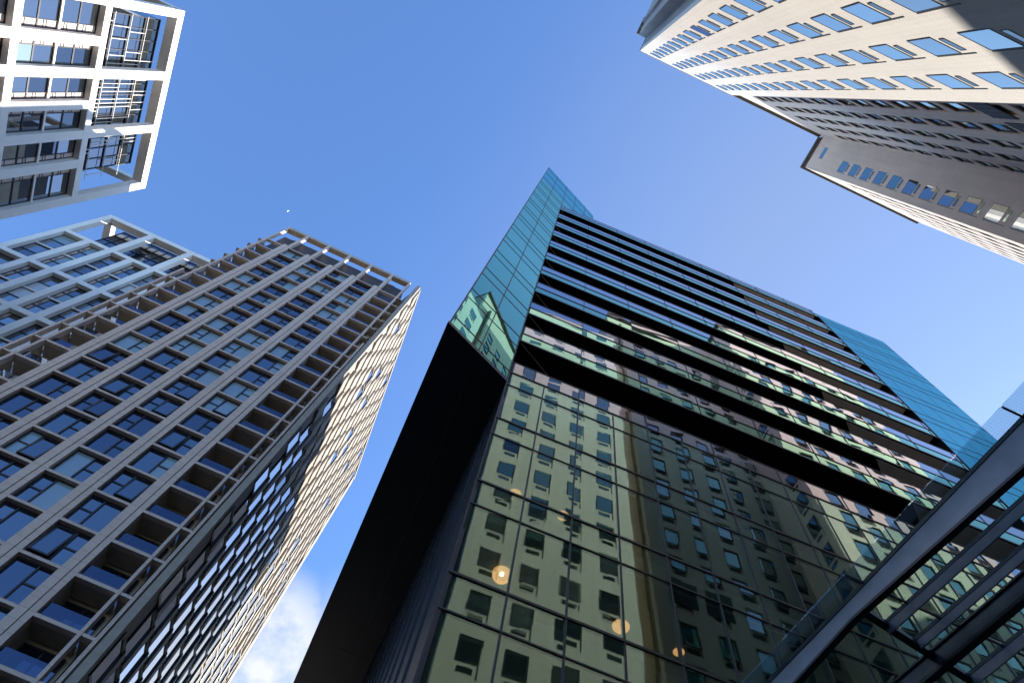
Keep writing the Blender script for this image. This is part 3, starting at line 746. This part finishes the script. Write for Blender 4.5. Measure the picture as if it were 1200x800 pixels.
    def bar(mb, s0, s1, z0, z1): mb.prism([on(s0, .0), on(s0, .014), on(s1, .014), on(s1, .0)][::-1], z0, z1)
    for k in range(0, 15):
        for zz, hw in ((tz + FL * k, .035), (tz - 1.15 + FL * k, .025)):
            if zb < zz < zs: q = MB(); bar(q, 0, L1 if zz < topz else 7.6, zz - hw, zz + hw); q.build('transom', M['trim'], sc_)
    q = MB(); bar(q, 1.5, 1.545, zb, zs); bar(q, L1 - .05, L1, zb, topz); bar(q, L1 - .02, L1 + .02, topz, zs); bar(q, 4.6, 4.64, topz, zs); bar(q, 6.1, 6.14, topz, zs); bar(q, -.02, .05, zb, zs); q.build('mullion', M['trim'], sc_)
    q = MB(); bar(q, -.06, L1 + .03, zb - .16, zb + .02); q.prism([(w0[0] - .06, w0[1]), (w0[0] + .03, w0[1]), (back[0] + .03, back[1]), (back[0] - .06, back[1])], zb - .16, zb + .06); q.build('edge_trim', M['black'], sc_)
glass_tower()

# ------------------------------------------------------------------ lamps hanging inside the glass tower
def uv_sphere(rad, seg=20, rings=12):
    b = MB(); b.v.append((0, 0, rad))
    for i in range(1, rings):
        a = math.pi * i / rings
        for j in range(seg): t = 2 * math.pi * j / seg; b.v.append((rad * math.sin(a) * math.cos(t), rad * math.sin(a) * math.sin(t), rad * math.cos(a)))
    b.v.append((0, 0, -rad)); last = len(b.v) - 1
    for j in range(seg):
        k = (j + 1) % seg; b.f.append((0, 1 + j, 1 + k)); b.mi.append(0)
        for i in range(rings - 2): o = 1 + i * seg; b.f.append((o + j, o + seg + j, o + seg + k, o + k)); b.mi.append(0)
        o = 1 + (rings - 2) * seg; b.f.append((o + j, last, o + k)); b.mi.append(0)
    return b
def lamps():
    me_g = uv_sphere(.27).mesh('globe', [M['globe']], False)
    me_b = uv_sphere(.05, 10, 6).mesh('bulb', [M['bulb']], False)
    for me in (me_g, me_b):
        for p in me.polygons: p.use_smooth = True
    q = MB(); q.box(-.012, .012, -.012, .012, .26, 1.35); me_c = q.mesh('cord', [M['black']], False)
    q = MB(); q.box(-.05, .05, -.05, .05, .06, .30); me_h = q.mesh('lamp_holder', [M['dark']], False)
    sp = [(3.25, 19.2, 'upper row, furthest left'), (5.0, 19.2, 'upper row, second from the left'), (6.7, 19.3, 'upper row, on the pale mullion strip'),
          (10.4, 19.5, 'upper row, first in the dark reflection'), (11.9, 19.6, 'upper row, second in the dark reflection'), (14.1, 19.7, 'upper row, nearest the canopy'),
          (3.3, 15.1, 'lower row, largest at the left'), (6.95, 15.2, 'lower row, beside the pale strip'), (8.75, 15.3, 'lower row, in the dark reflection'), (10.7, 15.5, 'lower row, nearest the canopy')]
    for (x, z, w_) in sp:
        t = thing('pendant_lamp', 'glowing amber globe pendant behind green glass, ' + w_, 'lamp', (x, 12.2, z + EYE), 0, 'globe lamps inside the glass tower')
        for nm, me in (('globe', me_g), ('bulb', me_b), ('cord', me_c), ('lamp_holder', me_h)):
            o = put(nm, me, t)
            if nm == 'bulb': o.location = (0, 0, .0)
lamps()

# ------------------------------------------------------------------ glass canopy (lower right)
def canopy():
    r = thing('glass_canopy', 'steel and glass entrance canopy overhead, crossing the lower right corner', 'canopy', (0, 0, 0))
    Z = 9.0
    k = 2.0
    def at(x, y): return (x * k, y * k)
    def ln(x_at, slope, y): return x_at + slope * y
    # lines measured at half scale: x = a + b*y
    def beam(name, a, b, y0, y1, w_, zt, zb, mats, zb1=None):
        q = MB(); zb1 = zb if zb1 is None else zb1
        p = [(a + b * y0, y0), (a + b * y0 + w_, y0), (a + b * y1 + w_, y1), (a + b * y1, y1)]
        b0 = len(q.v)
        pts = [at(*v) for v in p]
        q.prism(pts, [zb, zb, zb1, zb1], [zt] * 4, 0)
        return q, name, mats, p
    # glass sheets
    ys = (-1.0, .68, 2.34, 4.0, 4.7)
    for i in range(4):
        y0, y1 = ys[i] + .008, ys[i + 1] - .008
        q = MB(); q.prism([at(3.60 - .075 * y0, y0), at(3.70 - .075 * y0, y0), at(3.70 - .075 * y1, y1), at(3.60 - .075 * y1, y1)][::1], Z + .02, Z + .06)
        q = MB(); q.prism([at(3.505 - .075 * y0, y0), at(3.70 - .08 * y0, y0), at(3.70 - .08 * y1, y1), at(3.505 - .075 * y1, y1)], Z + .02, Z + .05)
        q.build('edge_glass', M['fritglass'], r)
        q = MB(); q.prism([at(3.705 - .08 * y0, y0), at(7.6, y0), at(7.6, y1), at(3.705 - .08 * y1, y1)], Z + .02, Z + .05)
        q.build('roof_glass', M['fritglass' if i < 1 else 'roofglass'], r)
    for y in (.68, 2.34, 4.0):
        q = MB(); q.prism([at(3.50 - .075 * y, y - .007), at(7.6, y - .007), at(7.6, y + .007), at(3.50 - .075 * y, y + .007)], Z - .03, Z + .018); q.build('glazing_joint', M['black'], r)
    # edge beam: deep web, dark flange; it tapers and is haunched at the cross beam
    a1, b1 = 3.665, -.078
    def web(ya, yb, za, zb_):
        q = MB(); p = [at(a1 + b1 * ya, ya), at(a1 + b1 * ya + .02, ya), at(a1 + b1 * yb + .02, yb), at(a1 + b1 * yb, yb)]
        q.prism(p, [za, za, zb_, zb_], Z - .06); q.build('beam_web', M['steel'], r)
        q = MB(); p = [at(a1 + b1 * ya - .003, ya), at(a1 + b1 * ya + .05, ya), at(a1 + b1 * yb + .05, yb), at(a1 + b1 * yb - .003, yb)]
        q.prism(p, [za - .05, za - .05, zb_ - .05, zb_ - .05], [za - .002, za - .002, zb_ - .002, zb_ - .002]); q.build('beam_flange', M['black'], r)
    web(-1.0, 2.58, 8.12, 8.68); web(2.58, 4.7, 8.68, 8.46)
    q = MB(); p = [at(a1 + b1 * -1 - .008, -1), at(a1 + b1 * -1 + .06, -1), at(a1 + b1 * 4.7 + .06, 4.7), at(a1 + b1 * 4.7 - .008, 4.7)]; q.prism(p, Z - .06, Z + .016); q.build('beam_top', M['black'], r)
    # purlins
    def purlin(x26, sl, depth, w_, mat, y1=2.6, flange=.004):
        a = x26 - sl * 2.6
        f = lambda y: a + sl * y
        q = MB(); q.prism([at(f(-1), -1), at(f(-1) + .02, -1), at(f(y1) + .02, y1), at(f(y1), y1)], Z - depth, Z - .05)
        q.prism([at(f(-1), -1), at(f(-1) + w_, -1), at(f(y1) + w_, y1), at(f(y1), y1)], Z - depth - .03, Z - depth - .001)
        q.build('purlin', mat, r)
        q = MB(); q.prism([at(f(-1) - flange, -1), at(f(-1) + .03, -1), at(f(y1) + .03, y1), at(f(y1) - flange, y1)], Z - .05, Z + .016); q.build('purlin_flange', M['trim'], r)
    purlin(3.83, -.122, .20, .012, M['steel']); purlin(4.12, -.125, .18, .012, M['steel'])
    purlin(4.68, -.125, .20, .012, M['steel'], 2.7); purlin(5.0, -.125, .20, .012, M['steel'], 2.75); purlin(5.55, -.125, .20, .012, M['steel'], 2.8)
    # main deep beam
    def deep(x26, y1):
        a = x26 + .125 * 2.6; f = lambda y: a - .125 * y
        q = MB(); q.prism([at(f(-1), -1), at(f(-1) + .05, -1), at(f(y1) + .05, y1), at(f(y1), y1)], Z - .27, Z - .02); q.build('main_beam', M['steel_dark'], r)
        q = MB(); q.prism([at(f(-1) - .01, -1), at(f(-1) + .055, -1), at(f(y1) + .055, y1), at(f(y1) - .01, y1)], Z - .33, Z - .272)
        q.prism([at(f(-1) - .02, -1), at(f(-1) + .06, -1), at(f(y1) + .06, y1), at(f(y1) - .02, y1)], Z - .018, Z + .015); q.build('beam_flange', M['black'], r)
    deep(4.31, 4.7); deep(5.25, 4.7)
    # cross beam, skewed
    q = MB(); q.prism([at(3.50, 2.50), at(3.50, 2.56), at(6.5, 3.04), at(6.5, 2.98)], Z - .12, Z - .02); q.build('cross_beam', M['black'], r)
    # posts outside the picture that carry it
    for (x, y) in ((7.0, -2.0), (9.4, 8.9), (12.8, -2.0)):
        q = MB(); q.box(x, x + .25, y, y + .25, -1.6, Z - .5); q.build('post', M['steel_dark'], r)
canopy()

# ------------------------------------------------------------------ a neighbour down the street whose shadow falls on the cream tower
def office():
    r = thing('office_block', 'plain office block further down the street, past the right edge', 'building', (84, -5, 0))
    q = MB(); q.box(.2, 34, .2, 30.8, -1.6, 70.4); q.build('core', M['pane_clear'], r)
    for k in range(20):
        z = 70.9 - 3.7 * k; q = MB(); q.box(0, 34.2, 0, 31, z - 1.3, z); q.build('band', M['grey'], r)
office()

# ------------------------------------------------------------------ the day moon
def moon():
    a, e = R_(135.2), R_(64.0); d = 3200
    p = Vector((math.cos(e) * math.cos(a), math.cos(e) * math.sin(a), math.sin(e))) * d
    b = MB(); n = 16; rad = 5.0
    for k in range(n + 1):
        t = math.pi * k / n - math.pi / 2
        b.v.append((math.cos(t) * rad, 0, math.sin(t) * rad)); b.v.append((math.cos(t) * rad * .35, 0, math.sin(t) * rad))
        b.v.append((math.cos(t) * rad * .7, 3.0 * math.cos(t), math.sin(t) * rad))
    for k in range(n):
        o = k * 3
        for (i, j) in ((0, 1), (1, 2), (2, 0)): b.f.append((o + i, o + 3 + i, o + 3 + j, o + j)); b.mi.append(0)
    o = b.build('moon', M['moon'], None, False)
    o.location = p + Vector((0, 0, EYE)); o.rotation_euler = (-p).to_track_quat('Y', 'Z').to_euler()
    tag(o, 'faint white day moon, a speck in the blue sky above the brown tower', 'moon')
moon()
